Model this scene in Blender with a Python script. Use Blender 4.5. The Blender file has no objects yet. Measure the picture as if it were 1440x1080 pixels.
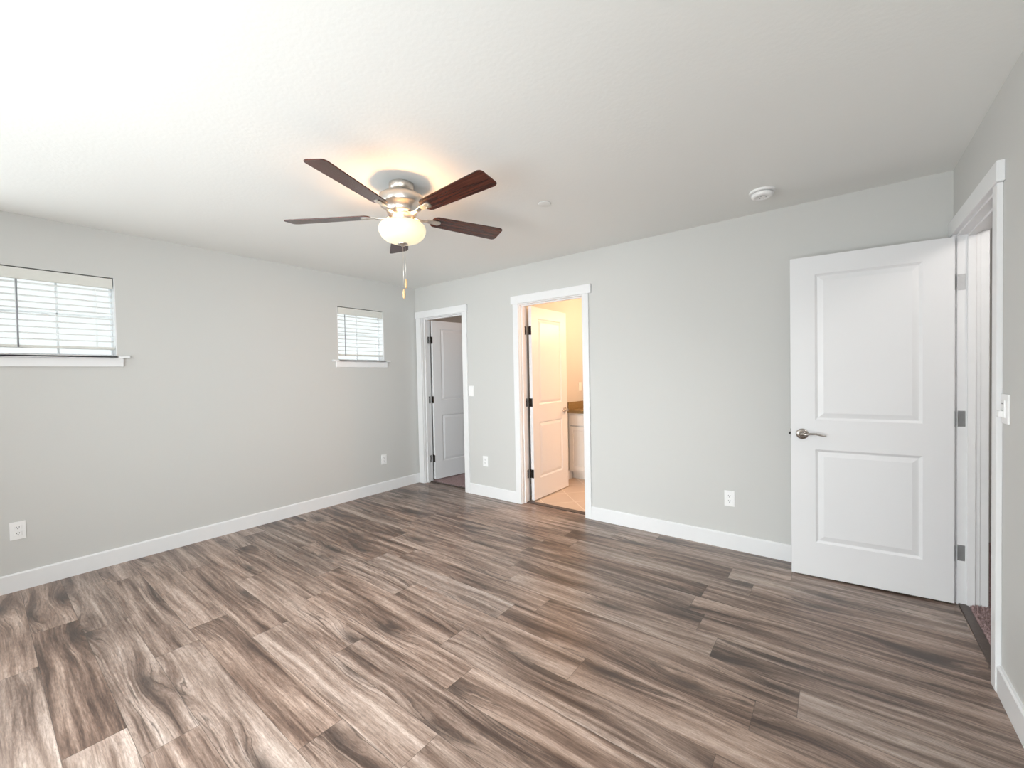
import bpy, bmesh, math, random
from mathutils import Vector, Matrix

random.seed(7)
S = bpy.context.scene
COL = S.collection
PI = math.pi

# ------------------------------------------------------------------ camera
CAM = Vector((4.2009, -3.4469, 1.3294))
YAW, PITCH, ROLL, FPX = 0.6618, -0.0210, -0.0201, 590.34
fw0 = Vector((-math.sin(YAW), math.cos(YAW), 0)); r0 = Vector((math.cos(YAW), math.sin(YAW), 0)); u0 = Vector((0, 0, 1))
fw = fw0 * math.cos(PITCH) + u0 * math.sin(PITCH)
u1 = -fw0 * math.sin(PITCH) + u0 * math.cos(PITCH)
rr = r0 * math.cos(ROLL) + u1 * math.sin(ROLL)
uu = -r0 * math.sin(ROLL) + u1 * math.cos(ROLL)
cd = bpy.data.cameras.new('camera'); cam = bpy.data.objects.new('camera', cd); COL.objects.link(cam)
cd.sensor_width = 36; cd.lens = FPX / 1440 * 36; cd.clip_start = 0.02
cam.matrix_world = Matrix(((rr.x, uu.x, -fw.x, CAM.x), (rr.y, uu.y, -fw.y, CAM.y), (rr.z, uu.z, -fw.z, CAM.z), (0, 0, 0, 1)))
S.camera = cam

# ------------------------------------------------------------------ view, world, lights
S.view_settings.view_transform = 'Standard'
S.view_settings.look = 'None'
S.view_settings.gamma = 1
S.view_settings.use_curve_mapping = False
S.view_settings.exposure = 0.34
try:
    S.cycles.use_denoising = True
    S.cycles.max_bounces = 14
    S.cycles.diffuse_bounces = 8
    S.cycles.glossy_bounces = 5
    S.cycles.transparent_max_bounces = 12
    S.cycles.sample_clamp_indirect = 6
    S.cycles.caustics_reflective = False
    S.cycles.caustics_refractive = False
except Exception:
    pass

W, H = 4.717, 2.44          # right wall, ceiling
FY = -4.70                  # wall behind the camera
WT = 0.088                  # right partition thickness
BT = 0.115                  # back partition thickness

SKY_LOW, SKY_HIGH, GROUND, SKY_FRONT = 0.90, 3.8, 1.15, 0.0
world = bpy.data.worlds.new('daylight'); S.world = world; world.use_nodes = True
bg = world.node_tree.nodes['Background']
wn = world.node_tree; wl = wn.links
def wnode(t, **kw):
    n = wn.nodes.new(t)
    for k, v in kw.items(): setattr(n, k, v)
    return n
def wrange(src, a, b, lo, hi):
    n = wnode('ShaderNodeMapRange', interpolation_type='SMOOTHSTEP')
    for k, v in zip(('From Min', 'From Max', 'To Min', 'To Max'), (a, b, lo, hi)): n.inputs[k].default_value = v
    wl.new(src, n.inputs['Value']); return n.outputs['Result']
wtc = wnode('ShaderNodeTexCoord'); wsep = wnode('ShaderNodeSeparateXYZ'); wl.new(wtc.outputs['Generated'], wsep.inputs[0])
# overcast sky: dim near the horizon, brighter overhead, brightest on the side the big window faces
sky = wrange(wsep.outputs['Z'], .20, .75, SKY_LOW, SKY_HIGH)
gnd = wrange(wsep.outputs['Z'], -.06, .03, GROUND, 1.0)
glow = wrange(wsep.outputs['Y'], -.75, -.05, SKY_FRONT, 0.0)
w1 = wnode('ShaderNodeMath', operation='MULTIPLY'); wl.new(sky, w1.inputs[0]); wl.new(gnd, w1.inputs[1])
w2 = wnode('ShaderNodeMath', operation='ADD'); wl.new(w1.outputs[0], w2.inputs[0]); wl.new(glow, w2.inputs[1])
bg.inputs['Color'].default_value = (0.975, 1.0, 1.0, 1)
wl.new(w2.outputs[0], bg.inputs['Strength'])

def area(name, loc, rot, sx, sy, power, color=(1, 1, 1), portal=False):
    d = bpy.data.lights.new(name, 'AREA'); d.shape = 'RECTANGLE'; d.size = sx; d.size_y = sy; d.energy = power; d.color = color
    o = bpy.data.objects.new(name, d); COL.objects.link(o); o.location = loc; o.rotation_euler = rot
    if portal: d.cycles.is_portal = True
    return o
def point(name, loc, power, color, radius=0.05):
    d = bpy.data.lights.new(name, 'POINT'); d.energy = power; d.color = color; d.shadow_soft_size = radius
    o = bpy.data.objects.new(name, d); COL.objects.link(o); o.location = loc
    return o
BW = (1.60, 4.45, 0.25, 2.15)     # big bedroom window in the wall behind the camera: x0,x1,z0,z1
RW = (-4.56, -3.64, 0.65, 2.05)      # unseen window added for fill light in the right wall, behind the camera: y0,y1,z0,z1
area('portal_window_front', ((BW[0] + BW[1]) / 2, FY - 0.16, (BW[2] + BW[3]) / 2), (-PI / 2, 0, PI), BW[1] - BW[0], BW[3] - BW[2], 1, portal=True)
# area lamps for daylight: broad sky from the front window, plus added fill beams
def daylight(loc, d, sx, sy, deg, power, color):
    o = area('daylight', loc, (0, 0, 0), sx, sy, power, color); o.rotation_euler = Vector(d).to_track_quat('-Z', 'Y').to_euler(); o.data.spread = math.radians(deg)
daylight((2.35, FY - .02, 1.20), (0, 1, -.10), 1.40, 1.85, 140, 27, (.935, .985, 1.0))
daylight((3.72, FY - .02, 1.20), (0, 1, 0), 1.35, 1.85, 180, 20, (.94, .985, 1.0))
daylight((2.35, FY - .02, 1.20), (-.3, 1, 0), 1.35, 1.85, 70, 6.5, (.93, .98, 1.0))  # added narrow beam that lifts the far left corner
daylight((3.00, FY - .02, 0.60), (0, 1, 1.2), 2.60, .60, 180, 8, (.94, .99, 1.0))  # added upward lamp that brightens the ceiling
daylight((2.90, FY - .02, 1.50), (0, 1, -.74), 1.30, 1.20, 75, 14, (.93, .98, 1.0))  # added downward beam that makes the bright patch on the floor
daylight((-.02, -4.15, 1.35), (1, 0, 0), .76, 1.36, 180, 22, (.93, .98, 1.0))  # fill lamp in the added left window, for ceiling and right wall
daylight((W + .02, -4.10, 1.35), (-1, .8, 0), .86, 1.36, 70, 10, (.945, .985, 1.0))  # fill lamp in the added right window, aimed at the far left wall
area('portal_window_left', (-0.16, -3.07, 1.81), (0, -PI / 2, 0), 0.6, 0.6, 1, portal=True)
area('portal_window_left', (-0.16, -0.765, 1.81), (0, -PI / 2, 0), 0.6, 0.6, 1, portal=True)
point('bath_vanity_lamp', (2.45, 1.60, 2.00), 25, (1.0, 0.62, 0.36), 0.07)
point('bath_ceiling_lamp', (3.10, 0.80, 1.95), 21, (1.0, 0.50, 0.25), 0.09)
point('closet_lamp', (0.75, 0.55, 2.25), 1.3, (1.0, 0.56, 0.34), 0.06)
point('hall_lamp', (5.3, -0.9, 2.25), 12, (1.0, 0.93, 0.88), 0.10)
FAN = Vector((2.215, -1.898, 0))
point('fan_bulb', (FAN.x, FAN.y, 2.170), 22, (1.0, 0.53, 0.24), 0.075)

# ------------------------------------------------------------------ materials
def mat(name, color, rough=0.5, metal=0.0, spec=0.5):
    m = bpy.data.materials.new(name); m.use_nodes = True
    b = m.node_tree.nodes['Principled BSDF']
    b.inputs['Base Color'].default_value = (*color, 1); b.inputs['Roughness'].default_value = rough
    b.inputs['Metallic'].default_value = metal
    b.inputs['Specular IOR Level'].default_value = spec
    return m
def nd(m, t, **kw):
    n = m.node_tree.nodes.new(t)
    for k, v in kw.items(): setattr(n, k, v)
    return n
def lk(m, a, b): m.node_tree.links.new(a, b)
def bsdf(m): return m.node_tree.nodes['Principled BSDF']
def add_bump(m, scale, strength, dist=0.002, detail=3.0):
    tc = nd(m, 'ShaderNodeTexCoord'); n = nd(m, 'ShaderNodeTexNoise'); bp = nd(m, 'ShaderNodeBump')
    n.inputs['Scale'].default_value = scale; n.inputs['Detail'].default_value = detail
    bp.inputs['Strength'].default_value = strength; bp.inputs['Distance'].default_value = dist
    lk(m, tc.outputs['Object'], n.inputs['Vector']); lk(m, n.outputs['Fac'], bp.inputs['Height']); lk(m, bp.outputs['Normal'], bsdf(m).inputs['Normal'])
    return n
def mottle(m, c1, c2, scale):
    tc = nd(m, 'ShaderNodeTexCoord'); n = nd(m, 'ShaderNodeTexNoise'); r = nd(m, 'ShaderNodeValToRGB')
    n.inputs['Scale'].default_value = scale; n.inputs['Detail'].default_value = 4
    r.color_ramp.elements[0].position = .35; r.color_ramp.elements[1].position = .65
    r.color_ramp.elements[0].color = (*c1, 1); r.color_ramp.elements[1].color = (*c2, 1)
    lk(m, tc.outputs['Object'], n.inputs['Vector']); lk(m, n.outputs['Fac'], r.inputs['Fac']); lk(m, r.outputs['Color'], bsdf(m).inputs['Base Color'])

M = {}
M['wall'] = mat('wall_paint', (0.595, 0.595, 0.580), 0.5, spec=.35); add_bump(M['wall'], 130, 0.16, 0.0015)
M['ceil'] = mat('ceiling_paint', (0.83, 0.84, 0.825), 0.7, spec=.2); add_bump(M['ceil'], 55, 0.25, 0.003, 4)
M['trim'] = mat('trim_enamel', (0.80, 0.805, 0.815), 0.32); mottle(M['trim'], (.795, .80, .81), (.805, .81, .82), 20)
M['door'] = mat('door_enamel', (0.78, 0.785, 0.80), 0.36); add_bump(M['door'], 220, 0.05, 0.001)
M['plastic'] = mat('white_plastic', (0.87, 0.87, 0.87), 0.3); mottle(M['plastic'], (.865, .865, .865), (.875, .875, .875), 60)
M['slot'] = mat('dark_slot', (0.02, 0.02, 0.02), 0.5); mottle(M['slot'], (.018, .018, .018), (.025, .024, .022), 90)
M['blind'] = mat('blind_faux_wood', (0.78, 0.79, 0.78), 0.4); mottle(M['blind'], (.775, .785, .77), (.79, .80, .785), 40)
M['valance'] = mat('blind_valance', (0.70, 0.70, 0.66), 0.4); mottle(M['valance'], (.69, .69, .65), (.71, .71, .67), 40)
M['wand'] = mat('wand_plastic', (0.30, 0.31, 0.34), 0.3); mottle(M['wand'], (.29, .30, .33), (.31, .32, .35), 40)
M['vinyl'] = mat('window_vinyl', (0.80, 0.82, 0.84), 0.35); mottle(M['vinyl'], (.79, .81, .83), (.81, .83, .85), 40)
def metal(name, col, rough, sc=(400, 400, 8)):
    m = mat(name, col, rough, 1.0)
    tc = nd(m, 'ShaderNodeTexCoord'); mp = nd(m, 'ShaderNodeMapping'); n = nd(m, 'ShaderNodeTexNoise'); r = nd(m, 'ShaderNodeMapRange')
    mp.inputs['Scale'].default_value = sc
    r.inputs['To Min'].default_value = rough - .06; r.inputs['To Max'].default_value = rough + .08
    lk(m, tc.outputs['Object'], mp.inputs['Vector']); lk(m, mp.outputs['Vector'], n.inputs['Vector']); lk(m, n.outputs['Fac'], r.inputs['Value']); lk(m, r.outputs['Result'], bsdf(m).inputs['Roughness'])
    return m
M['nickel'] = metal('brushed_nickel', (0.66, 0.62, 0.57), 0.30)
M['hinge'] = metal('satin_nickel_hinge', (0.055, 0.046, 0.042), 0.45, (40, 40, 6))
M['lever'] = metal('satin_nickel_lever', (0.48, 0.45, 0.42), 0.24)

# glass pane: thin, mostly clear, faint reflection
g = bpy.data.materials.new('window_glass'); g.use_nodes = True
nt = g.node_tree; nt.nodes.clear()
out = nd(g, 'ShaderNodeOutputMaterial'); mx = nd(g, 'ShaderNodeMixShader'); tr = nd(g, 'ShaderNodeBsdfTransparent'); gl = nd(g, 'ShaderNodeBsdfGlossy'); fr = nd(g, 'ShaderNodeFresnel')
tr.inputs['Color'].default_value = (.95, .97, .97, 1); gl.inputs['Roughness'].default_value = 0.02; fr.inputs['IOR'].default_value = 1.45
geo = nd(g, 'ShaderNodeNewGeometry'); inv_ = nd(g, 'ShaderNodeMath', operation='SUBTRACT'); inv_.inputs[0].default_value = 1
mul_ = nd(g, 'ShaderNodeMath', operation='MULTIPLY'); lk(g, geo.outputs['Backfacing'], inv_.inputs[1]); lk(g, fr.outputs['Fac'], mul_.inputs[0]); lk(g, inv_.outputs[0], mul_.inputs[1])
lk(g, mul_.outputs[0], mx.inputs['Fac']); lk(g, tr.outputs[0], mx.inputs[1]); lk(g, gl.outputs[0], mx.inputs[2]); lk(g, mx.outputs[0], out.inputs['Surface'])
M['glass'] = g

# frosted lit bowl
b_ = mat('frosted_glass_bowl', (0.55, 0.50, 0.40), 0.3)
tcb = nd(b_, 'ShaderNodeTexCoord'); nb = nd(b_, 'ShaderNodeTexNoise'); rb = nd(b_, 'ShaderNodeValToRGB')
nb.inputs['Scale'].default_value = 9; nb.inputs['Detail'].default_value = 3
rb.color_ramp.elements[0].color = (1, .84, .48, 1); rb.color_ramp.elements[1].color = (1, .90, .60, 1)
lk(b_, tcb.outputs['Object'], nb.inputs['Vector']); lk(b_, nb.outputs['Fac'], rb.inputs['Fac']); lk(b_, rb.outputs['Color'], bsdf(b_).inputs['Emission Color'])
bsdf(b_).inputs['Emission Strength'].default_value = .56
M['bowl'] = b_

# dark cherry fan blade, grain along local x
m = mat('cherry_blade', (0.07, 0.02, 0.015), 0.26)
tc = nd(m, 'ShaderNodeTexCoord'); mp = nd(m, 'ShaderNodeMapping'); n = nd(m, 'ShaderNodeTexNoise'); r = nd(m, 'ShaderNodeValToRGB')
mp.inputs['Scale'].default_value = (4, 70, 70); n.inputs['Scale'].default_value = 1; n.inputs['Detail'].default_value = 5; n.inputs['Distortion'].default_value = .6
r.color_ramp.elements[0].position = .3; r.color_ramp.elements[1].position = .72
r.color_ramp.elements[0].color = (.020, .006, .0045, 1); r.color_ramp.elements[1].color = (.115, .031, .018, 1)
lk(m, tc.outputs['Object'], mp.inputs['Vector']); lk(m, mp.outputs['Vector'], n.inputs['Vector']); lk(m, n.outputs['Fac'], r.inputs['Fac']); lk(m, r.outputs['Color'], bsdf(m).inputs['Base Color'])
M['blade'] = m
M['fob'] = mat('pull_fob_wood', (0.62, 0.42, 0.22), 0.45); mottle(M['fob'], (.55, .36, .18), (.68, .47, .26), 120)
M['counter'] = mat('tan_laminate', (0.30, 0.19, 0.085), 0.3); mottle(M['counter'], (.215, .15, .065), (.265, .19, .09), 60)
M['cabinet'] = mat('cabinet_paint', (0.76, 0.75, 0.72), 0.4); mottle(M['cabinet'], (.75, .74, .71), (.77, .76, .73), 15)
M['strip'] = mat('dark_transition_strip', (0.075, 0.055, 0.045), 0.4)
mottle(M['strip'], (.06, .043, .036), (.09, .066, .054), 50)
M['carpet'] = mat('mauve_carpet', (0.27, 0.185, 0.185), 0.95, spec=.05); mottle(M['carpet'], (.24, .165, .165), (.48, .36, .355), 160)
M['pile'] = mat('carpet_yarn', (0.30, 0.21, 0.21), 0.95, spec=.05); mottle(M['pile'], (.30, .205, .205), (.58, .44, .43), 90)

# bathroom tile: square tiles with pale grout
m = mat('beige_tile', (0.5, 0.38, 0.28), 0.35)
tc = nd(m, 'ShaderNodeTexCoord'); mp = nd(m, 'ShaderNodeMapping'); br = nd(m, 'ShaderNodeTexBrick')
mp.inputs['Rotation'].default_value = (0, 0, math.radians(42)); mp.inputs['Location'].default_value = (0.05, 0.02, 0)
br.offset = 0; br.inputs['Scale'].default_value = 1; br.inputs['Brick Width'].default_value = .33; br.inputs['Row Height'].default_value = .33
br.inputs['Mortar Size'].default_value = .005
br.inputs['Color1'].default_value = (.62, .51, .41, 1); br.inputs['Color2'].default_value = (.58, .475, .385, 1); br.inputs['Mortar'].default_value = (.74, .66, .57, 1)
lk(m, tc.outputs['Object'], mp.inputs['Vector']); lk(m, mp.outputs['Vector'], br.inputs['Vector']); lk(m, br.outputs['Color'], bsdf(m).inputs['Base Color'])
M['tile'] = m

# vinyl plank floor: UV = metres along / across each plank, 'tone' = per plank colour attribute
m = mat('oak_vinyl_plank', (0.2, 0.15, 0.12), 0.36, spec=.6)
def math_(op, a=None, b=None, c=None):
    n = nd(m, 'ShaderNodeMath', operation=op)
    for i, v in enumerate((a, b, c)):
        if v is None: continue
        if isinstance(v, (int, float)): n.inputs[i].default_value = v
        else: lk(m, v, n.inputs[i])
    return n.outputs[0]
def ramp(fac, stops):
    n = nd(m, 'ShaderNodeValToRGB'); e = n.color_ramp.elements
    while len(e) < len(stops): e.new(.5)
    for i, (p, c) in enumerate(stops):
        e[i].position = p; e[i].color = (*c, 1) if len(c) == 3 else c
    lk(m, fac, n.inputs['Fac']); return n.outputs['Color']
def noise(vec, scale, detail=2.0, rough=.5, dist=0.0):
    mp = nd(m, 'ShaderNodeMapping'); mp.inputs['Scale'].default_value = scale
    n = nd(m, 'ShaderNodeTexNoise'); n.inputs['Scale'].default_value = 1; n.inputs['Detail'].default_value = detail
    n.inputs['Roughness'].default_value = rough; n.inputs['Distortion'].default_value = dist
    lk(m, vec, mp.inputs['Vector']); lk(m, mp.outputs['Vector'], n.inputs['Vector']); return n.outputs['Fac']
def mixc(mode, fac, a, b):
    n = nd(m, 'ShaderNodeMix', data_type='RGBA', blend_type=mode)
    if isinstance(fac, (int, float)): n.inputs[0].default_value = fac
    else: lk(m, fac, n.inputs[0])
    for i, v in ((6, a), (7, b)):
        if isinstance(v, tuple): n.inputs[i].default_value = (*v, 1)
        else: lk(m, v, n.inputs[i])
    return n.outputs[2]
uvA = nd(m, 'ShaderNodeUVMap', uv_map='grain').outputs['UV']
uvL = nd(m, 'ShaderNodeUVMap', uv_map='local').outputs['UV']
tone = nd(m, 'ShaderNodeAttribute', attribute_name='tone')
sep = nd(m, 'ShaderNodeSeparateColor'); lk(m, tone.outputs['Color'], sep.inputs['Color'])
t_r, t_g, t_b = sep.outputs
su = nd(m, 'ShaderNodeSeparateXYZ'); lk(m, uvA, su.inputs[0])
mpk = nd(m, 'ShaderNodeMapping'); mpk.inputs['Scale'].default_value = (1.0, 4.4, 1); lk(m, uvA, mpk.inputs['Vector'])
vor = nd(m, 'ShaderNodeTexVoronoi', voronoi_dimensions='2D'); vor.inputs['Scale'].default_value = 1; lk(m, mpk.outputs[0], vor.inputs['Vector'])
kd = math_('ADD', vor.outputs['Distance'], math_('MULTIPLY', math_('SUBTRACT', noise(uvA, (9, 30, 1), 2), .5), .10))
def gauss(d, k): return math_('POWER', 2.71828, math_('MULTIPLY', -1, math_('POWER', math_('MULTIPLY', math_('MAXIMUM', d, 0), k), 2)))
bump = gauss(kd, 4.6); core = gauss(kd, 9); halo = gauss(kd, 3.2)
wob = math_('MULTIPLY', math_('SUBTRACT', noise(uvA, (2.2, 5, 1), 2), .5), .030)
vv = math_('ADD', su.outputs[1], math_('ADD', wob, math_('MULTIPLY', bump, .045)))
cv = nd(m, 'ShaderNodeCombineXYZ'); lk(m, su.outputs[0], cv.inputs[0]); lk(m, vv, cv.inputs[1]); wv = cv.outputs[0]
big = noise(wv, (1.25, 19, 1), 4, .62, .3)                  # broad dark and light figure bending round the knots
streak = noise(wv, (1.7, 62, 1), 5, .72)                  # streaks along the board
fine = noise(uvA, (24, 200, 1), 4, .75)                   # pores
lines = ramp(math_('ABSOLUTE', math_('SUBTRACT', noise(wv, (1.1, 30, 1), 2, .55), .5)), [(.0, (1, 1, 1)), (.030, (0, 0, 0))])
lmask = ramp(math_('ADD', math_('MULTIPLY', halo, .35), noise(uvA, (1.1, 4.5, 1), 2)), [(.50, (0, 0, 0)), (.70, (1, 1, 1))])
val = math_('ADD', math_('MULTIPLY', big, .70), math_('MULTIPLY', streak, .30))
val = math_('ADD', val, math_('MULTIPLY', math_('SUBTRACT', t_r, .5), .09))
val = math_('SUBTRACT', val, math_('MULTIPLY', halo, .045))
base = ramp(val, [(.34, (.063, .040, .031)), (.43, (.163, .112, .088)), (.52, (.308, .233, .192)), (.64, (.50, .412, .362))])
base = mixc('MIX', math_('MULTIPLY', math_('MULTIPLY', lines, lmask), .78), base, (.060, .042, .034))
base = mixc('MIX', math_('MULTIPLY', core, .85), base, (.045, .032, .027))
base = mixc('MULTIPLY', .9, base, ramp(fine, [(.32, (.58, .56, .55)), (.62, (1.12, 1.12, 1.12))]))
warm = mixc('MIX', t_g, (1.08, .96, .88), (1.0, 1.0, 1.0))
base = mixc('MULTIPLY', .7, base, warm)
sl = nd(m, 'ShaderNodeSeparateXYZ'); lk(m, uvL, sl.inputs[0])
edge = math_('MINIMUM', sl.outputs[0], sl.outputs[1])     # metres to the nearest plank edge
seam = math_('LESS_THAN', edge, .0011)
base = mixc('MIX', math_('MULTIPLY', seam, .6), base, (.03, .022, .018))
lk(m, base, bsdf(m).inputs['Base Color'])
rg = nd(m, 'ShaderNodeMapRange'); rg.inputs['To Min'].default_value = .24; rg.inputs['To Max'].default_value = .40
lk(m, streak, rg.inputs['Value']); lk(m, rg.outputs[0], bsdf(m).inputs['Roughness'])
bp = nd(m, 'ShaderNodeBump'); bp.inputs['Strength'].default_value = .25; bp.inputs['Distance'].default_value = .001
lk(m, math_('SUBTRACT', fine, math_('MULTIPLY', seam, 1.5)), bp.inputs['Height']); lk(m, bp.outputs[0], bsdf(m).inputs['Normal'])
M['floor'] = m

# ------------------------------------------------------------------ mesh helpers
class MB:
    def __init__(s): s.bm = bmesh.new()
    def box(s, x0, x1, y0, y1, z0, z1, bev=0.0, seg=2):
        t = bmesh.new(); bmesh.ops.create_cube(t, size=1)
        bmesh.ops.scale(t, vec=(abs(x1 - x0), abs(y1 - y0), abs(z1 - z0)), verts=t.verts)
        bmesh.ops.translate(t, vec=((x0 + x1) / 2, (y0 + y1) / 2, (z0 + z1) / 2), verts=t.verts)
        if bev: bmesh.ops.bevel(t, geom=t.edges[:], offset=bev, segments=seg, affect='EDGES', profile=.7)
        s.merge(t); return s
    def merge(s, t, mtx=None):
        me = bpy.data.meshes.new('tmp'); 
        if mtx is not None: bmesh.ops.transform(t, matrix=mtx, verts=t.verts)
        t.to_mesh(me); t.free(); s.bm.from_mesh(me); bpy.data.meshes.remove(me)
    def lathe(s, prof, n=32, loc=(0, 0, 0), axis='z', closed=False):
        vs = []
        for r, z in prof:
            ring = []
            for i in range(n):
                a = 2 * PI * i / n; c, sn = math.cos(a) * r, math.sin(a) * r
                p = (c, sn, z) if axis == 'z' else ((z, c, sn) if axis == 'x' else (sn, z, c))
                ring.append(s.bm.verts.new((p[0] + loc[0], p[1] + loc[1], p[2] + loc[2])))
            vs.append(ring)
        for a, b in zip(vs, vs[1:]):
            for i in range(n): 
                s.bm.faces.new((a[i], a[(i + 1) % n], b[(i + 1) % n], b[i])).smooth = True
        if closed:
            s.bm.faces.new(vs[0][::-1]); s.bm.faces.new(vs[-1])
        return s
    def tube(s, pts, rad, n=10, flat=1.0):
        pts = [Vector(p) for p in pts]; rings = []
        rad = rad if isinstance(rad, (list, tuple)) else [rad] * len(pts)
        for i, p in enumerate(pts):
            d = (pts[min(i + 1, len(pts) - 1)] - pts[max(i - 1, 0)]).normalized()
            ref = Vector((0, 0, 1)) if abs(d.z) < .9 else Vector((1, 0, 0))
            a = d.cross(ref).normalized(); b = a.cross(d).normalized()
            rings.append([s.bm.verts.new(p + a * math.cos(2 * PI * k / n) * rad[i] + b * math.sin(2 * PI * k / n) * rad[i] * flat) for k in range(n)])
        for a, b in zip(rings, rings[1:]):
            for k in range(n): s.bm.faces.new((a[k], a[(k + 1) % n], b[(k + 1) % n], b[k])).smooth = True
        s.bm.faces.new(rings[0][::-1]); s.bm.faces.new(rings[-1]); return s
    def prism(s, pts, z0, z1, mtx=None, bev=0.0):
        t = bmesh.new(); lo = [t.verts.new((x, y, z0)) for x, y in pts]; hi = [t.verts.new((x, y, z1)) for x, y in pts]
        t.faces.new(lo[::-1]); t.faces.new(hi); k = len(pts)
        for i in range(k): t.faces.new((lo[i], lo[(i + 1) % k], hi[(i + 1) % k], hi[i]))
        if bev: bmesh.ops.bevel(t, geom=t.edges[:], offset=bev, segments=1, affect='EDGES')
        s.merge(t, mtx); return s
    def build(s, name, material, parent=None, loc=None, mtx=None):
        if mtx is not None: bmesh.ops.transform(s.bm, matrix=mtx, verts=s.bm.verts)
        if loc is not None: bmesh.ops.translate(s.bm, vec=-Vector(loc), verts=s.bm.verts)
        bmesh.ops.recalc_face_normals(s.bm, faces=s.bm.faces)
        me = bpy.data.meshes.new(name); s.bm.to_mesh(me); s.bm.free()
        me.materials.append(material)
        o = bpy.data.objects.new(name, me); COL.objects.link(o)
        if parent: o.parent = parent
        if loc is not None: o.location = loc
        return o
def tag(o, label=None, cat=None, group=None, kind=None):
    if label: o['label'] = label
    if cat: o['category'] = cat
    if group: o['group'] = group
    if kind: o['kind'] = kind
    return o
def empty(name, loc=(0, 0, 0), rz=0.0):
    o = bpy.data.objects.new(name, None); COL.objects.link(o); o.location = loc; o.rotation_euler = (0, 0, rz); o.empty_display_size = .1
    return o
def struct(o, label=None, cat=None): return tag(o, label, cat, kind='structure')

def wall_boxes(mb, lo, hi, z0, z1, holes, put):
    """wall strip along one axis with rectangular holes (a0,a1,b0,b1)"""
    cuts = sorted({lo, hi, *[h[0] for h in holes], *[h[1] for h in holes]})
    for a, b in zip(cuts, cuts[1:]):
        hs = sorted([h for h in holes if h[0] <= a + 1e-6 and h[1] >= b - 1e-6], key=lambda h: h[2])
        z = z0
        for h in hs:
            if h[2] > z + 1e-6: put(a, b, z, h[2])
            z = h[3]
        if z < z1 - 1e-6: put(a, b, z, z1)

# ------------------------------------------------------------------ shell
W1 = (-3.361, -2.785); W2 = (-1.053, -0.477); WZ = (1.530, 2.100)
LW = (-4.55, -3.75, 0.65, 2.05)  # opening of the unseen left window added for fill light
mb = MB(); wall_boxes(mb, FY, 0.0, 0, H, [(*W1, *WZ), (*W2, *WZ), LW], lambda a, b, c, d: mb.box(-0.14, 0, a, b, c, d))
struct(mb.build('wall_left', M['wall']), 'grey painted wall with the two small blind-covered windows', 'wall')
C_IN = (0.115, 0.814); B_IN = (1.628, 2.347); E_IN = (-0.850, -0.100); DH = 2.046; JT = 0.018
mb = MB(); wall_boxes(mb, -0.14, W + WT, 0, H, [(C_IN[0] - JT, C_IN[1] + JT, 0, DH + JT), (B_IN[0] - JT, B_IN[1] + JT, 0, DH + JT)], lambda a, b, c, d: mb.box(a, b, 0, BT, c, d))
struct(mb.build('wall_back', M['wall']), 'grey painted wall with the closet and bathroom doorways', 'wall')
mb = MB(); wall_boxes(mb, FY, 0.0, 0, H, [(E_IN[0] - JT, E_IN[1] + JT, 0, DH + JT), RW], lambda a, b, c, d: mb.box(W, W + WT, a, b, c, d))
struct(mb.build('wall_right', M['wall']), 'grey painted wall on the right with the entry doorway', 'wall')
mb = MB(); wall_boxes(mb, -0.14, W + WT, 0, H, [BW], lambda a, b, c, d: mb.box(a, b, FY - .14, FY, c, d))
struct(mb.build('wall_front', M['wall']), 'wall behind the camera with the large daylight window', 'wall')
struct(MB().box(-0.14, W + WT, FY - .14, BT, H, H + .08).build('ceiling', M['ceil']), 'white textured ceiling carrying the fan', 'ceiling')

# plank floor: one quad per plank, rows 0.18 m wide along x
mb = MB(); bm = mb.bm
uvg = bm.loops.layers.uv.new('grain'); uvl = bm.loops.layers.uv.new('local'); colL = bm.loops.layers.float_color.new('tone')
known = {3: 3.78, 5: 3.53, 7: 3.72, 8: 2.85, 10: 3.264, 11: 2.64, 12: 2.88, 13: 2.275, 15: 2.666, 16: 1.595, 17: 2.245, 18: 2.03, 19: 1.215}
PW, PE = .1745, .0215     # plank width, first plank edge
PL = 1.22
FX0, FX1, FYB = 0.0, W, 0.0
def lay(x0, x1, y0, y1, row, xr):
    n0 = math.floor((x0 - xr) / PL)
    k = n0
    while xr + k * PL < x1 - 1e-6:
        a, b = xr + k * PL, xr + (k + 1) * PL
        R = random.Random(row * 977 + k * 31 + 5)
        t = (R.random(), R.random(), R.random()); ox, oy = R.random() * 60, R.random() * 60; flip = -1 if R.random() < .5 else 1
        c0, c1 = max(a, x0), min(b, x1)
        r0_, r1_ = PE - PW * (row + 1), PE - PW * row
        nx = max(1, int((c1 - c0) / .02 + .5)) if False else 1
        # split so that the distance to each edge is linear inside a face
        xs = sorted({c0, c1, *[q for q in (a + .01, b - .01) if c0 < q < c1]})
        ys = sorted({y0, y1, *[q for q in (r0_ + .01, r1_ - .01, (r0_ + r1_) / 2) if y0 < q < y1]})
        for xa, xb in zip(xs, xs[1:]):
            for ya, yb in zip(ys, ys[1:]):
                vs = [bm.verts.new((x, y, 0)) for x, y in ((xa, ya), (xb, ya), (xb, yb), (xa, yb))]
                f = bm.faces.new(vs)
                for l in f.loops:
                    p = l.vert.co
                    l[uvg].uv = ((p.x - a) * flip + ox, p.y - r0_ + oy)
                    l[uvl].uv = (min(p.x - a, b - p.x, .01), min(p.y - r0_, r1_ - p.y, .01))
                    l[colL] = (*t, 1)
        k += 1
row = 0
while PE - PW * row > FY:
    xr = known.get(row, None)
    if xr is None: xr = random.Random(row + 50).random() * PL
    y1 = min(FYB, PE - PW * row); y0 = max(FY, PE - PW * (row + 1))
    if y1 > y0 + 1e-6: lay(FX0, FX1, y0, y1, row, xr)
    row += 1
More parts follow.
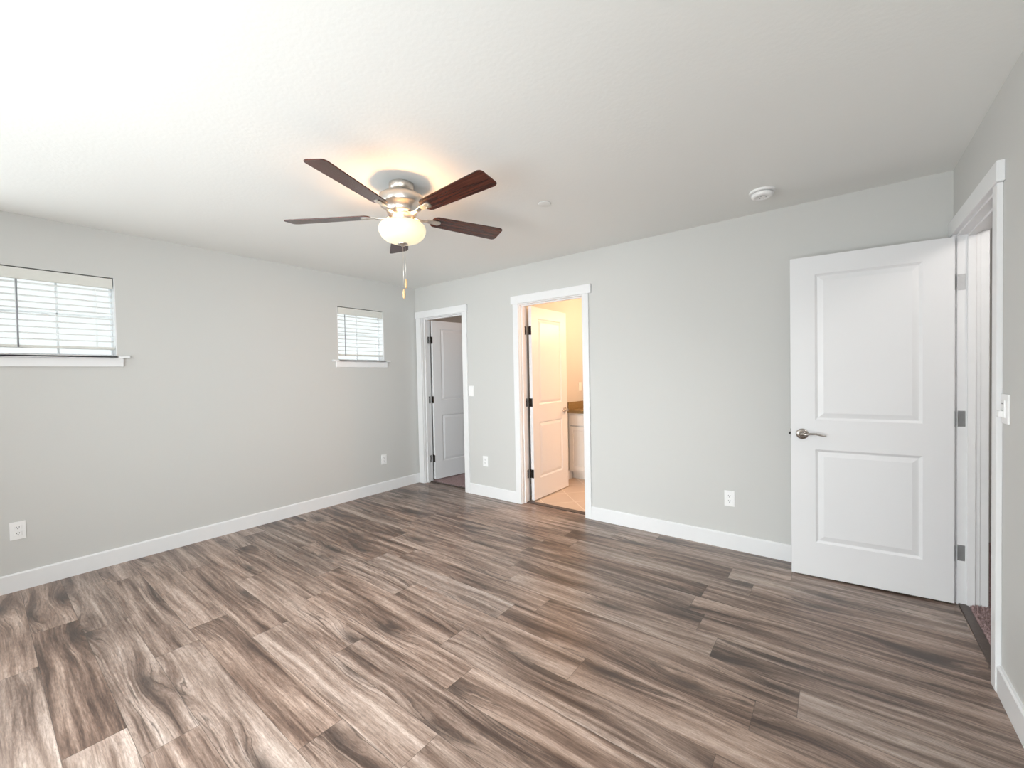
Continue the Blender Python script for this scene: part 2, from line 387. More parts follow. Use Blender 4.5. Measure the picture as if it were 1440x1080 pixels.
# tongues of floor inside the doorways
for O_ in (C_IN, B_IN):
    lay(O_[0] - .01, O_[1] + .01, 0, PE, 0, .35); lay(O_[0] - .01, O_[1] + .01, PE, .085, -1, .9)
for rw in range(0, 5): lay(W, W + .03, max(-.85, PE - PW * (rw + 1)), min(-.10, PE - PW * rw), rw, known.get(rw, .5))
struct(mb.build('floor', M['floor']), 'grey-brown wood-look plank floor of the bedroom', 'floor')

struct(MB().box(-.14, W + 1.4, FY - .14, 1.9, -.16, -.025).build('light_block_slab', M['slot']), 'unseen slab added under all the rooms to block light leaks', 'floor')  # unseen slab put in to stop light leaking up through floor gaps

# baseboards
BB, BBT = 0.116, 0.014
def bboard(name, x0, x1, y0, y1, side, label):
    mb = MB()
    if side in 'lr':   # along y
        s = 1 if side == 'l' else -1; x = x0
        prof = [(0, 0), (s * BBT, 0), (s * BBT, BB - .008), (s * (BBT - .005), BB), (0, BB)]
        a = [mb.bm.verts.new((x + p, y0, z)) for p, z in prof]; b = [mb.bm.verts.new((x + p, y1, z)) for p, z in prof]
    else:
        s = -1 if side == 'b' else 1; y = y0
        prof = [(0, 0), (s * BBT, 0), (s * BBT, BB - .008), (s * (BBT - .005), BB), (0, BB)]
        a = [mb.bm.verts.new((x0, y + p, z)) for p, z in prof]; b = [mb.bm.verts.new((x1, y + p, z)) for p, z in prof]
    k = len(prof)
    mb.bm.faces.new(a); mb.bm.faces.new(b[::-1])
    for i in range(k): mb.bm.faces.new((a[i], b[i], b[(i + 1) % k], a[(i + 1) % k]))
    return struct(mb.build(name, M['trim']), label, 'baseboard')
bboard('baseboard_left', 0, 0, FY, -0.0, 'l', 'white baseboard along the left window wall')
bboard('baseboard_back', .889, 1.555, 0, 0, 'b', 'short white baseboard between closet and bathroom doorways')
bboard('baseboard_back', 2.416, W, 0, 0, 'b', 'white baseboard from bathroom doorway to the right corner')
bboard('baseboard_right', W, W, FY + .014, -.924, 'r', 'white baseboard on the right wall below the dimmer switch')
bboard('baseboard_front', .014, W - .014, FY, FY, 'f', 'white baseboard under the large window behind the camera')

# ------------------------------------------------------------------ doorways: jambs + casings
def doorway(name, label, a0, a1, legs_l, legs_r, head, axis, wall0, wall1, stop0, stop1, far_t=.018):
    """axis 'x': opening runs along x in a wall spanning y wall0..wall1 (room side wall0)
       axis 'y': opening runs along y in a wall spanning x wall0..wall1"""
    root = empty(name); struct(root, label, 'door frame')
    def bx(mb, a, b, d0, d1, z0, z1, bev=0.0015):
        if axis == 'x': mb.box(a, b, d0, d1, z0, z1, bev, 1)
        else: mb.box(d0, d1, a, b, z0, z1, bev, 1)
    mb = MB()
    bx(mb, a0 - JT + .001, a0, wall0 - .001, wall1 + .001, 0, DH + JT - .001); bx(mb, a1, a1 + JT - .001, wall0 - .001, wall1 + .001, 0, DH + JT - .001)
    bx(mb, a0 - .002, a1 + .002, wall0 - .001, wall1 + .001, DH, DH + JT - .001)
    mb.build('jamb', M['trim'], root)
    mb = MB(); st = .011
    bx(mb, a0 - .001, a0 + st, stop0, stop1, 0, DH - st + .0005); bx(mb, a1 - st, a1 + .001, stop0, stop1, 0, DH - st + .0005); bx(mb, a0 - .001, a1 + .001, stop0, stop1, DH - st, DH + .001)
    mb.build('door_stop', M['trim'], root)
    for (l0, l1) in (legs_l, legs_r):
        mb = MB(); bx(mb, l0, l1, wall0 - .018, wall0, 0, 2.055, .002); mb.build('side_casing', M['trim'], root)
    mb = MB(); bx(mb, head[0], head[1], wall0 - .024, wall0, 2.055, 2.137, .002); mb.build('head_casing', M['trim'], root)
    # casing on the far side of the wall
    for (l0, l1) in ((a0 - .07, a0 - .005), (a1 + .005, a1 + .07)):
        mb = MB(); bx(mb, l0, l1, wall1, wall1 + far_t, 0, 2.055, .002); mb.build('side_casing', M['trim'], root)
    mb = MB(); bx(mb, a0 - .085, a1 + .085, wall1, wall1 + far_t + .004, 2.055, 2.137, .002); mb.build('head_casing', M['trim'], root)
    return root
doorway('trim_1', 'white casing around the closet doorway in the left corner', *C_IN, (.022, .109), (.820, .889), (.012, .903), 'x', 0, BT, .035, .073)
doorway('trim_2', 'white casing around the warm-lit bathroom doorway', *B_IN, (1.555, 1.622), (2.353, 2.416), (1.533, 2.444), 'x', 0, BT, .035, .073)
doorway('trim_3', 'white casing around the entry doorway in the right wall', *E_IN, (-.924, -.861), (-.090, -.028), (-.945, -.018), 'y', W, W + WT, W + .038, W + .070, .034)

# transition strips
def strip(name, x0, x1, y0, y1, label):
    mb = MB(); mb.box(x0, x1, y0, y1, -.004, .008, .0035, 2); return struct(mb.build(name, M['strip']), label, 'threshold strip')
strip('trim_4', C_IN[0] + .001, C_IN[1] - .001, .078, .112, 'dark threshold strip under the closet doorway')
strip('trim_5', B_IN[0] + .001, B_IN[1] - .001, .056, .118, 'dark threshold strip where plank floor meets bathroom tile')
strip('trim_6', W + .006, W + .046, E_IN[0] + .001, E_IN[1] - .001, 'dark threshold strip between plank floor and hall carpet')

# ------------------------------------------------------------------ doors
def slab(w, h, z0, name, t=.035):
    """two-panel moulded door, hinge edge at local x=0, thickness local y 0..t"""
    mb = MB(); bm = mb.bm; s = w / .752
    pl, pr = .128 * s, w - .128 * s
    rows = [0, .217, .811, .997, 1.912, h]
    inner = [(.013, .009), (.017, .009), (.044, .0015)]
    for y, sg in ((0, 1), (t, -1)):
        xs = [0, pl, pr, w]
        for i in range(3):
            for j in range(5):
                if i == 1 and j in (1, 3): continue
                bm.faces.new([bm.verts.new((x, y, z)) for x, z in ((xs[i], rows[j]), (xs[i + 1], rows[j]), (xs[i + 1], rows[j + 1]), (xs[i], rows[j + 1]))])
        for j in (1, 3):
            ring = [(pl, rows[j], 0), (pr, rows[j], 0), (pr, rows[j + 1], 0), (pl, rows[j + 1], 0)]
            prev = [bm.verts.new((x, y, z)) for x, z, _ in ring]
            for ins, dep in inner:
                cur = [bm.verts.new((x, y + sg * dep, z)) for x, z in ((pl + ins, rows[j] + ins), (pr - ins, rows[j] + ins), (pr - ins, rows[j + 1] - ins), (pl + ins, rows[j + 1] - ins))]
                for k in range(4): bm.faces.new((prev[k], prev[(k + 1) % 4], cur[(k + 1) % 4], cur[k]))
                prev = cur
            bm.faces.new(prev)
    for a, b in (((0, 0), (0, h)), ((w, 0), (w, h))):
        bm.faces.new([bm.verts.new(p) for p in ((a[0], 0, 0), (a[0], t, 0), (a[0], t, h), (a[0], 0, h))])
    for z in (0, h):
        bm.faces.new([bm.verts.new(p) for p in ((0, 0, z), (w, 0, z), (w, t, z), (0, t, z))])
    bmesh.ops.remove_doubles(bm, verts=bm.verts, dist=1e-5)
    bmesh.ops.translate(bm, vec=(0, 0, z0), verts=bm.verts)
    return mb.build(name, M['door'])
def handle_set(door, w, t, z):
    u = w - .060
    for side, y in ((-1, 0.0), (1, t)):
        mb = MB()
        prof = [(.0, .0), (.0335, .0), (.034, .004), (.031, .008), (.022, .011), (.014, .013), (.0125, .030), (.0125, .048), (.010, .052), (.0, .053)]
        mb.lathe([(r, side * h) for r, h in prof], 28, (u, y, z), axis='y')
        o = mb.build('door_handle', M['lever'], door)
        y1 = y + side * .046
        pts = [(u + .004, y1, z), (u - .020, y1, z + .001), (u - .045, y1, z + .006), (u - .070, y1 + side * .002, z + .007), (u - .092, y1 + side * .001, z + .001), (u - .112, y1 - side * .002, z - .003), (u - .122, y1 - side * .003, z - .001)]
        m2 = MB(); m2.tube(pts, [.0095, .009, .0085, .008, .0075, .006, .003], 12, .75)
        m2.build('lever', M['lever'], o)
    lt = MB(); lt.box(w - .001, w + .0015, t / 2 - .0125, t / 2 + .0125, z - .028, z + .028, .0005, 1)
    lt.prism([(w, t / 2 - .008), (w + .012, t / 2 + .006), (w + .012, t / 2 + .008), (w, t / 2 + .008)], z - .008, z + .008)
    lt.build('latch', M['slot'], door)
def hinge_set(door, t, barrel_y, jamb_pts):
    """leaf on the door edge, barrel, and the leaf lying on the jamb (jamb_pts: local corner, local direction)"""
    (jx, jy), ang = jamb_pts
    for zc in (1.791, 1.039, .291):
        z0, z1 = zc - .0445, zc + .0445
        mb = MB()
        mb.box(-.0022, .0, .003, t - .001 if barrel_y > t / 2 else t - .003, z0, z1, .0006, 1)
        for zs in (z0 + .012, zc, z1 - .012):
            mb.lathe([(0, -.0034), (.0032, -.0032), (.0036, -.0022)], 10, (0, t * .5 + (.005 if zs == zc else -.004), zs), axis='x')
        by = t + .006 if barrel_y > t / 2 else -.006
        for k in range(5):
            a = z0 + (z1 - z0) * k / 5 + .0006; b = z0 + (z1 - z0) * (k + 1) / 5 - .0006
            mb.lathe([(0, a), (.0055, a), (.0055, b), (0, b)], 14, (-.003, by, 0))
        mb.lathe([(0, z1), (.005, z1), (.004, z1 + .004), (0, z1 + .005)], 12, (-.003, by, 0))
        t2 = MB(); t2.box(0, .031, -.0022, 0, z0, z1, .0006, 1)
        for (xs, zs) in ((.012, z0 + .012), (.022, zc), (.012, z1 - .012)):
            t2.lathe([(0, -.0034), (.0032, -.0032), (.0036, -.0022)], 10, (xs, 0, zs), axis='y')
        bmesh.ops.transform(t2.bm, matrix=Matrix.Translation((jx, jy, 0)) @ Matrix.Rotation(ang, 4, 'Z'), verts=t2.bm.verts)
        mb.merge(t2.bm)
        mb.build('hinge', M['hinge'], door)
def put_door(name, w, z0, h, origin, ang, label, hz, barrel, jamb_world, jamb_dir):
    d = slab(w, h, z0, name); d.location = (*origin, 0); d.rotation_euler = (0, 0, ang)
    struct(d, label, 'door')
    handle_set(d, w, .035, hz)
    inv = Matrix.Translation((*origin, 0)) @ Matrix.Rotation(ang, 4, 'Z'); inv.invert()
    p = inv @ Vector((*jamb_world, 0))
    hinge_set(d, .035, barrel, ((p.x, p.y), jamb_dir - ang))
    return d
# closet door (opens into the closet), bathroom door, entry door
put_door('door_1', .690, .030, 2.008, (.165, .126), math.radians(82.4), 'white two-panel closet door standing ajar in the corner doorway', .93, 1, (C_IN[0], .113), -PI / 2)
put_door('door_2', .706, .014, 2.026, (1.686, .128), math.radians(90.3), 'white two-panel bathroom door swung open beside the tan counter', .915, 1, (B_IN[0], .113), -PI / 2)
ea = math.atan2(-.0684, -.7488)
put_door('door_3', .752, .011, 2.026, (4.7003, -.095), ea, 'large white two-panel entry door open against the back wall', .917, -1, (W + .033, E_IN[1]), PI)

# ------------------------------------------------------------------ windows
def make_window(name, y0, y1, label):
    root = empty(name, (-.10, (y0 + y1) / 2, WZ[0])); struct(root, label, 'window')
    inv = Matrix.Translation(root.location).inverted()
    def part(mb, n, mt): return mb.build(n, mt, root, mtx=inv)
    z0, z1 = WZ
    mb = MB()   # white liner of the reveal
    mb.box(-.139, -.001, y0, y0 + .006, z0, z1); mb.box(-.139, -.001, y1 - .006, y1, z0, z1)
    part(mb, 'window_jamb', M['trim'])
    mb = MB(); f = .013
    for a in ((y0 + .006, y0 + .006 + f, z0, z1 - .006), (y1 - .006 - f, y1 - .006, z0, z1 - .006), (y0 + .006 + f, y1 - .006 - f, z1 - .006 - f, z1 - .006), (y0 + .006 + f, y1 - .006 - f, z0, z0 + f)):
        mb.box(-.130, -.088, a[0], a[1], a[2], a[3], .003, 1)
    part(mb, 'window_frame', M['vinyl'])
    ym, zm = (y0 + y1) / 2, 1.822
    mb = MB(); mb.box(-.114, -.098, ym - .006, ym + .006, z0 + f, z1 - f - .006, .002, 1); mb.box(-.114, -.098, y0 + f, y1 - f, zm - .006, zm + .006, .002, 1)
    part(mb, 'muntin', M['vinyl'])
    mb = MB(); mb.box(-.108, -.104, y0 + f, y1 - f, z0 + f - .004, z1 - f - .002)
    part(mb, 'window_pane', M['glass'])
    mb = MB(); mb.box(-.088, .032, y0, y1, z0 - .018, z0, .0); mb.box(0, .032, y0 - .066, y1 + .066, z0 - .018, z0, .004, 2)
    part(mb, 'window_sill', M['trim'])
    mb = MB(); mb.box(0, .018, y0 - .03, y1 + .03, z0 - .080, z0 - .018, .002, 1)
    part(mb, 'apron', M['trim'])
    return root
make_window('window_1', *W1, 'square white window cut by the left edge of the frame')
make_window('window_2', *W2, 'square white window near the corner by the closet doorway')
def make_blind(y0, y1, wand_y, label):
    root = empty('window_blind', (-.035, (y0 + y1) / 2, WZ[1])); tag(root, label, 'window blind', 'white slat blinds in the left wall windows')
    inv = Matrix.Translation(root.location).inverted()
    a, b = y0 + .010, y1 - .010
    mb = MB(); mb.box(-.012, -.002, y0 + .012, y1 - .012, 2.020, 2.093, .003, 2); mb.box(-.012, .0005, y0 + .012, y1 - .012, 2.020, 2.028, .002, 1); mb.build('valance', M['valance'], root, mtx=inv)
    mb = MB(); mb.box(-.068, -.016, a, b, 2.040, 2.093, .002, 1); mb.build('head_rail', M['blind'], root, mtx=inv)
    mb = MB(); n = 10; pitch = .041
    for i in range(n):
        z = 2.004 - i * pitch
        t = bmesh.new(); bmesh.ops.create_cube(t, size=1); bmesh.ops.scale(t, vec=(.050, b - a, .0028), verts=t.verts)
        bmesh.ops.bevel(t, geom=t.edges[:], offset=.001, segments=1, affect='EDGES')
        mb.merge(t, Matrix.Translation((-.042, (a + b) / 2, z)) @ Matrix.Rotation(math.radians(-3), 4, 'Y'))
    mb.build('slats', M['blind'], root, mtx=inv)
    mb = MB(); mb.box(-.067, -.017, a, b, 1.576, 1.594, .003, 2); mb.build('bottom_rail', M['valance'], root, mtx=inv)
    for yy in (a + .09, b - .09):
        mb = MB()
        for xx in (-.0165, -.0675): mb.tube([(xx, yy, 2.04), (xx, yy, 1.595)], .0007, 6)
        mb.build('ladder_cord', M['blind'], root, mtx=inv)
    mb = MB(); mb.tube([(-.004, wand_y, 2.02), (-.004, wand_y - .002, 1.577)], .0042, 8); mb.build('wand', M['wand'], root, mtx=inv)
make_blind(*W1, -3.256, 'white slat blind on the larger-looking window at the left edge')
make_blind(*W2, -.962, 'small white slat blind on the window nearest the closet doorway')
# the big window behind the camera
root = empty('window_3', ((BW[0] + BW[1]) / 2, FY - .1, BW[2])); struct(root, 'large window in the wall behind the camera', 'window')
inv = Matrix.Translation(root.location).inverted()
mb = MB(); xm = (BW[0] + BW[1]) / 2
for a in ((BW[0], BW[0] + .05, BW[2], BW[3]), (BW[1] - .05, BW[1], BW[2], BW[3]), (xm - .03, xm + .03, BW[2], BW[3])): mb.box(a[0], a[1], FY - .12, FY - .06, a[2], a[3], .003, 1)
for z in (BW[2], BW[3] - .05): mb.box(BW[0] + .05, BW[1] - .05, FY - .12, FY - .06, z, z + .05, .003, 1)
mb.build('window_frame', M['vinyl'], root, mtx=inv)
mb = MB(); mb.box(BW[0] + .04, BW[1] - .04, FY - .095, FY - .09, BW[2] + .04, BW[3] - .04); mb.build('window_pane', M['glass'], root, mtx=inv)
mb = MB(); mb.box(BW[0] - .06, BW[1] + .06, FY, FY + .03, BW[2] - .018, BW[2], .003, 1); mb.build('window_sill', M['trim'], root, mtx=inv)

root = empty('fill_window_right', (W, (RW[0] + RW[1]) / 2, RW[2])); struct(root, 'unseen window added in the right wall to bring in fill light', 'window')  # made-up window, there only to carry fill light
inv = Matrix.Translation(root.location).inverted(); mb = MB()
for a in ((RW[0], RW[0] + .04), (RW[1] - .04, RW[1])): mb.box(W + .02, W + .07, a[0], a[1], RW[2], RW[3], .003, 1)
for z in (RW[2], RW[3] - .04): mb.box(W + .02, W + .07, RW[0] + .04, RW[1] - .04, z, z + .04, .003, 1)
mb.build('window_frame', M['vinyl'], root, mtx=inv)
MB().box(W + .045, W + .05, RW[0] + .03, RW[1] - .03, RW[2] + .03, RW[3] - .03).build('window_pane', M['glass'], root, mtx=inv)

root = empty('fill_window_left', (0, (LW[0] + LW[1]) / 2, LW[2])); struct(root, 'unseen window added in the left wall to brighten the ceiling', 'window')  # made-up window, added so the left-hand fill lamp has an opening
inv = Matrix.Translation(root.location).inverted(); mb = MB()
for a in ((LW[0], LW[0] + .04), (LW[1] - .04, LW[1])): mb.box(-.12, -.07, a[0], a[1], LW[2], LW[3], .003, 1)
for z in (LW[2], LW[3] - .04): mb.box(-.12, -.07, LW[0] + .04, LW[1] - .04, z, z + .04, .003, 1)
mb.build('window_frame', M['vinyl'], root, mtx=inv)
MB().box(-.10, -.095, LW[0] + .03, LW[1] - .03, LW[2] + .03, LW[3] - .03).build('window_pane', M['glass'], root, mtx=inv)

# ------------------------------------------------------------------ outlets and switches
def place(root_loc, face):
    """local frame: x right, z up, -y out of the wall towards the room"""
    rz = {'back': 0.0, 'left': PI / 2, 'right': -PI / 2}[face]
    return root_loc, rz
def outlet(loc, face, label):
    l, rz = place(loc, face); r = empty('wall_outlet', l, rz); tag(r, label, 'outlet', 'white duplex outlets low on the bedroom walls')
    MB().box(-.035, .035, -.006, 0, -.0575, .0575, .0025, 2).build('cover_plate', M['plastic'], r)
    for zc in (.0195, -.0195):
        o = MB().box(-.017, .017, -.0082, -.005, zc - .0145, zc + .0145, .003, 2).build('receptacle', M['plastic'], r)
        mb = MB(); mb.box(-.0075, -.0048, -.0086, -.0078, zc - .001, zc + .008); mb.box(.0048, .0075, -.0086, -.0078, zc + .000, zc + .007)
        mb.lathe([(.0, -.0086), (.0027, -.0086), (.0027, -.0078)], 12, (0, 0, zc - .007), axis='y'); mb.build('slots', M['slot'], o)
    mb = MB(); mb.lathe([(0, -.0072), (.002, -.0070), (.003, -.006)], 12, (0, 0, 0), axis='y'); mb.build('screw', M['plastic'], r)
    return r
outlet((1.126, 0, .388), 'back', 'white outlet between the closet and bathroom doorways, below the light switch')
outlet((3.554, 0, .377), 'back', 'white outlet on the back wall beside the open entry door')
outlet((0, -.520, .377), 'left', 'white outlet under the small window near the closet corner')
outlet((0, -3.295, .388), 'left', 'white outlet at the left edge below the larger-looking window')
def rocker(loc, face, label, name='light_switch'):
    l, rz = place(loc, face); r = empty(name, l, rz); tag(r, label, 'light switch')
    MB().box(-.035, .035, -.006, 0, -.0575, .0575, .0025, 2).build('cover_plate', M['plastic'], r)
    mb = MB(); mb.prism([(-.0335, -.0055), (.0335, -.0055), (.0335, -.0075), (0, -.0065), (-.0335, -.0105)], -.0165, .0165, Matrix.Rotation(-PI / 2, 4, 'Y') @ Matrix.Identity(4))
    mb.build('rocker', M['plastic'], r)
    return r
rocker((.9365, 0, 1.161), 'back', 'white rocker switch right of the closet doorway')
r = empty('dimmer_switch', (W, -.974, 1.159), -PI / 2); tag(r, 'white sliding dimmer switch on the right wall beside the entry doorway', 'light switch')
MB().box(-.043, .043, -.007, 0, -.0575, .0575, .0025, 2).build('cover_plate', M['plastic'], r)
MB().box(-.017, .017, -.011, -.006, -.034, .034, .002, 2).build('dimmer_face', M['plastic'], r)
MB().box(-.012, .012, -.0118, -.0108, .019, .0215).build('preset_button', M['slot'], r)
MB().box(-.010, .010, -.0118, -.0108, -.0065, -.0035).build('slider_slot', M['slot'], r)
MB().box(-.013, .013, -.024, -.010, -.031, -.007, .002, 2).build('slider', M['plastic'], r)
# bathroom wall plate
r = rocker((1.50, 1.480, 1.162), 'left', 'white switch plate on the bathroom wall above the tan counter')

# ------------------------------------------------------------------ ceiling fittings
r = empty('smoke_detector', (3.829, -.405, H)); tag(r, 'round white smoke detector on the ceiling above the entry door', 'smoke detector')
MB().lathe([(0, 0), (.071, 0), (.072, -.004), (.071, -.012), (.066, -.014), (0, -.014)], 40).build('base', M['plastic'], r)
mb = MB(); mb.lathe([(.058, -.017), (.062, -.019), (.061, -.030), (.055, -.038), (.040, -.041), (.036, -.038), (.018, -.038), (.0, -.039)], 40); mb.build('cover', M['plastic'], r)
MB().lathe([(.050, -.013), (.050, -.018), (0, -.018)], 32).build('vent_ring', M['slot'], r)
mb = MB()
for k in range(6):
    a = 2 * PI * k / 6 + .3; mb.box(.020 * math.cos(a) - .003, .020 * math.cos(a) + .003, .02 * math.sin(a) - .0015, .02 * math.sin(a) + .0015, -.0392, -.0375)
mb.build('vent', M['slot'], r)
r = empty('sprinkler_cover', (2.698, -1.136, H)); tag(r, 'small round white sprinkler cover on the ceiling right of the fan', 'sprinkler cover')
MB().lathe([(0, -.006), (.036, -.006), (.041, -.005), (.042, -.0035), (.040, -.003)], 36).build('cap', M['ceil'], r)
MB().lathe([(.036, 0), (.036, -.004)], 30).build('collar', M['slot'], r)

# ------------------------------------------------------------------ ceiling fan
fan = empty('ceiling_fan', (FAN.x, FAN.y, H)); tag(fan, 'five-blade ceiling fan of cherry blades and nickel with a lit glass bowl', 'ceiling fan')
def fp(mb, name, mt, parent=fan): return mb.build(name, mt, parent)
Z = lambda z: z - H
fp(MB().lathe([(0, 0), (.070, 0), (.071, -.004), (.069, -.028), (.060, -.042), (.040, -.048), (0, -.048)], 40), 'canopy', M['nickel'])
fp(MB().lathe([(.020, Z(2.40)), (.020, Z(2.375)), (.032, Z(2.372)), (.032, Z(2.366))], 24), 'downrod', M['nickel'])
fp(MB().lathe([(0, Z(2.382)), (.060, Z(2.381)), (.112, Z(2.374)), (.124, Z(2.366)), (.126, Z(2.356)), (.125, Z(2.322)), (.120, Z(2.314)), (.098, Z(2.306)), (.088, Z(2.285)), (.082, Z(2.268)), (0, Z(2.267))], 48), 'motor_housing', M['nickel'])
fp(MB().lathe([(.070, Z(2.268)), (.070, Z(2.262)), (.058, Z(2.258)), (.056, Z(2.216)), (.060, Z(2.208)), (0, Z(2.206))], 40), 'switch_housing', M['nickel'])
BLZ = Z(2.262)
for k in range(5):
    ang = math.radians(-143.4 + 72 * k)
    Rm = Matrix.Translation((0, 0, BLZ)) @ Matrix.Rotation(-.036, 4, 'Y') @ Matrix.Rotation(ang, 4, 'Z') @ Matrix.Rotation(math.radians(-12), 4, 'X')
    # outline in the blade plane
    pts = []
    r_in, r_out, w_in, w_out = .185, .665, .050, .066
    def corner(cx, cy, rad, a0, a1, n=6): return [(cx + rad * math.cos(a0 + (a1 - a0) * i / n), cy + rad * math.sin(a0 + (a1 - a0) * i / n)) for i in range(n + 1)]
    pts += corner(r_out - .022, w_out - .022, .022, PI / 2, 0)[::-1][::-1]
    pts += corner(r_out - .022 - .004, -w_out + .022, .022, 0, -PI / 2)
    pts += corner(r_in + .03, -w_in + .03, .03, -PI / 2, -PI)
    pts += corner(r_in + .03, w_in - .03, .03, PI, PI / 2)
    bl = MB(); bl.prism(pts[::-1], -.003, .003, None, .001)
    b = bl.build('blade', M['blade'], fan); b.matrix_local = Rm
    ir = MB()
    ir.prism([(.150, -.016), (.225, -.021), (.238, -.012), (.240, 0), (.238, .012), (.225, .021), (.150, .016)], -.0075, -.0032, None, .001)
    for px, py in ((.200, -.012), (.200, .012), (.226, 0)): ir.lathe([(0, -.0100), (.004, -.0095), (.005, -.0075)], 10, (px, py, 0))
    ir.tube([(.070, 0, -.004), (.095, 0, -.012), (.125, 0, -.012), (.155, 0, -.006)], [.017, .014, .012, .014], 12, .45)
    ir.build('blade_iron', M['nickel'], b)
fp(MB().lathe([(.100, Z(2.216)), (.118, Z(2.211)), (.129, Z(2.200)), (.1335, Z(2.183)), (.131, Z(2.164)), (.119, Z(2.140)), (.096, Z(2.121)), (.066, Z(2.109)), (.034, Z(2.104)), (0, Z(2.103)),
               (0, Z(2.106)), (.034, Z(2.107)), (.065, Z(2.112)), (.094, Z(2.124)), (.116, Z(2.142)), (.128, Z(2.165)), (.1305, Z(2.183)), (.126, Z(2.198)), (.116, Z(2.208)), (.100, Z(2.214))], 56), 'glass_bowl', M['bowl'])
fp(MB().lathe([(0, Z(2.1015)), (.028, Z(2.1025)), (.030, Z(2.1000)), (.024, Z(2.0950)), (.010, Z(2.0910)), (.008, Z(2.0840)), (0, Z(2.0820))], 24), 'finial', M['nickel'])
fp(MB().tube([(0, 0, Z(2.221)), (0, 0, Z(2.098))], .004, 8), 'bowl_rod', M['nickel'])
for dx, dy, zt, zb in ((.010, .008, 2.080, 1.895), (.006, -.004, 2.080, 1.835)):
    ch = MB(); ch.tube([(dx, dy, Z(zt)), (dx, dy, Z(zb))], .0011, 6)
    for i in range(int((zt - zb) / .02)):
        z = zt - .01 - i * .02; ch.lathe([(0, Z(z + .0022)), (.002, Z(z)), (0, Z(z - .0022))], 6, (dx, dy, 0))
    c = ch.build('pull_chain', M['nickel'], fan)
    MB().lathe([(0, Z(zb + .004)), (.004, Z(zb + .002)), (.007, Z(zb - .010)), (.0085, Z(zb - .030)), (.0075, Z(zb - .042)), (.004, Z(zb - .050)), (0, Z(zb - .051))], 16, (dx, dy, 0)).build('fob', M['fob'], c)

# ------------------------------------------------------------------ closet beyond the corner doorway
struct(MB().box(-.14, 0, BT, 1.72, 0, H).build('wall_closet', M['wall']), 'closet side wall', 'wall')
struct(MB().box(0, 1.40, 1.60, 1.72, 0, H).build('wall_closet', M['wall']), 'closet rear wall', 'wall')
struct(MB().box(1.40, 1.50, BT, 1.78, 0, H).build('wall_partition', M['wall']), 'partition wall between closet and bathroom', 'wall')
struct(MB().box(-.14, 1.45, BT, 1.72, H, H + .08).build('ceiling_closet', M['ceil']), 'closet ceiling', 'ceiling')
struct(MB().box(0, 1.40, .095, 1.60, -.02, .004).build('floor_closet', M['carpet']), 'closet floor under the mauve carpet', 'floor')
def carpet(name, x0, x1, y0, y1, z, n, label, seed, hgt=.013):
    R = random.Random(seed); mb = MB(); bm = mb.bm
    for i in range(n):
        x, y = R.uniform(x0, x1), R.uniform(y0, y1); a = R.uniform(0, 2 * PI); h = hgt * R.uniform(.7, 1.2); w = R.uniform(.0016, .0026)
        dx, dy = math.cos(a) * w, math.sin(a) * w; lx, ly = R.uniform(-.007, .007), R.uniform(-.007, .007)
        v = [bm.verts.new(p) for p in ((x - dx, y - dy, z), (x + dx, y + dy, z), (x + dx * .8 + lx * .6, y + dy * .8 + ly * .6, z + h * .7), (x - dx * .8 + lx * .6, y - dy * .8 + ly * .6, z + h * .7), (x + lx, y + ly, z + h))]
        bm.faces.new((v[0], v[1], v[2], v[3])); bm.faces.new((v[3], v[2], v[4]))
    o = mb.build(name, M['pile']); return tag(o, label, 'carpet', kind='stuff')
carpet('carpet', .12, .81, .112, .70, .004, 14000, 'mauve carpet on the closet floor under the ajar closet door', 3)

# ------------------------------------------------------------------ bathroom
struct(MB().box(1.40, 3.60, 1.73, 1.83, 0, H).build('wall_bath', M['wall']), 'bathroom rear wall', 'wall')
struct(MB().box(3.50, 3.60, BT, 1.73, 0, H).build('wall_bath', M['wall']), 'bathroom far side wall', 'wall')
struct(MB().box(1.45, 3.60, BT, 1.83, H, H + .08).build('ceiling_bath', M['ceil']), 'bathroom ceiling', 'ceiling')
struct(MB().box(1.50, 3.50, .090, 1.73, -.02, .002).build('floor_bath', M['tile']), 'beige tile floor of the bathroom', 'floor')
bboard('baseboard_bath', 1.50, 1.50, .14, 1.23, 'l', 'white baseboard on the bathroom wall beside the vanity')
v = empty('vanity_cabinet', (2.10, 1.44, 0)); tag(v, 'white bathroom vanity cabinet under the tan counter', 'vanity cabinet')
inv = Matrix.Translation(v.location).inverted()
mb = MB(); mb.box(1.502, 2.70, 1.164, 1.728, .10, .128); mb.box(1.502, 2.70, 1.164, 1.728, .81, .838); mb.box(1.502, 1.530, 1.164, 1.728, .128, .81); mb.box(1.530, 2.70, 1.182, 1.728, .128, .81); mb.build('body', M['cabinet'], v, mtx=inv)
mb = MB(); mb.box(1.516, 2.70, 1.235, 1.728, .0025, .10); mb.build('toe_kick', M['cabinet'], v, mtx=inv)
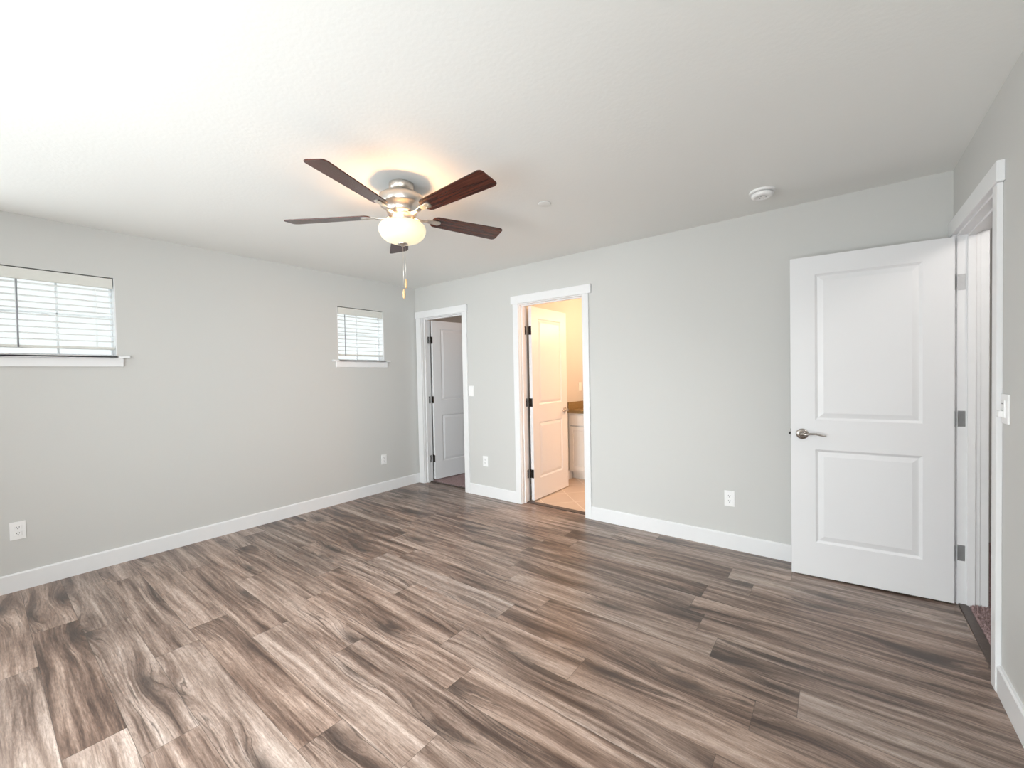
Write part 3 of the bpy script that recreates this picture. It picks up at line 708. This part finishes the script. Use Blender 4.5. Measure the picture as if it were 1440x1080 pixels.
for x0 in (1.525, 1.915, 2.305):
    mb = MB(); mb.box(x0, x0 + .37, 1.147, 1.182, .690, .815, .004, 2); mb.build('drawer', M['cabinet'], v, mtx=inv)
    mb = MB()
    for a in ((x0, x0 + .05, .125, .672), (x0 + .32, x0 + .37, .125, .672), (x0 + .05, x0 + .32, .125, .175), (x0 + .05, x0 + .32, .622, .672)): mb.box(a[0], a[1], 1.147, 1.182, a[2], a[3], .002, 1)
    mb.box(x0 + .045, x0 + .325, 1.156, 1.182, .17, .627); mb.build('cabinet_door', M['cabinet'], v, mtx=inv)
c = empty('countertop', (2.10, 1.43, .84)); tag(c, 'tan laminate bathroom countertop with a raised side splash', 'countertop')
inv = Matrix.Translation(c.location).inverted()
MB().box(1.501, 2.72, 1.138, 1.729, .839, .876, .004, 2).build('counter_slab', M['counter'], c, mtx=inv)
MB().box(1.501, 1.520, 1.150, 1.729, .876, .972, .003, 1).build('side_splash', M['counter'], c, mtx=inv)
MB().box(1.520, 2.72, 1.710, 1.729, .876, .972, .003, 1).build('back_splash', M['counter'], c, mtx=inv)

# ------------------------------------------------------------------ hallway beyond the entry doorway
hx = W + WT
struct(MB().box(hx + 1.05, hx + 1.15, -2.6, 1.2, 0, H).build('wall_hall', M['wall']), 'hallway far wall', 'wall')
struct(MB().box(hx, hx + 1.15, 1.2, 1.3, 0, H).build('wall_hall', M['wall']), 'hallway end wall', 'wall')
struct(MB().box(hx, hx + 1.15, -2.7, -2.6, 0, H).build('wall_hall', M['wall']), 'hallway near end wall', 'wall')
struct(MB().box(hx - .1, hx, BT, 1.2, 0, H).build('wall_hall', M['wall']), 'hallway wall beside the bathroom', 'wall')
struct(MB().box(hx, hx + 1.15, -2.7, 1.3, H, H + .08).build('ceiling_hall', M['ceil']), 'hallway ceiling', 'ceiling')
struct(MB().box(W + .028, hx + 1.15, -2.7, 1.3, -.02, .004).build('floor_hall', M['carpet']), 'hallway floor under the mauve carpet', 'floor')
carpet('carpet', W + .048, W + .50, -.845, -.02, .004, 16000, 'mauve shag carpet in the hallway beyond the entry doorway', 5, .016)
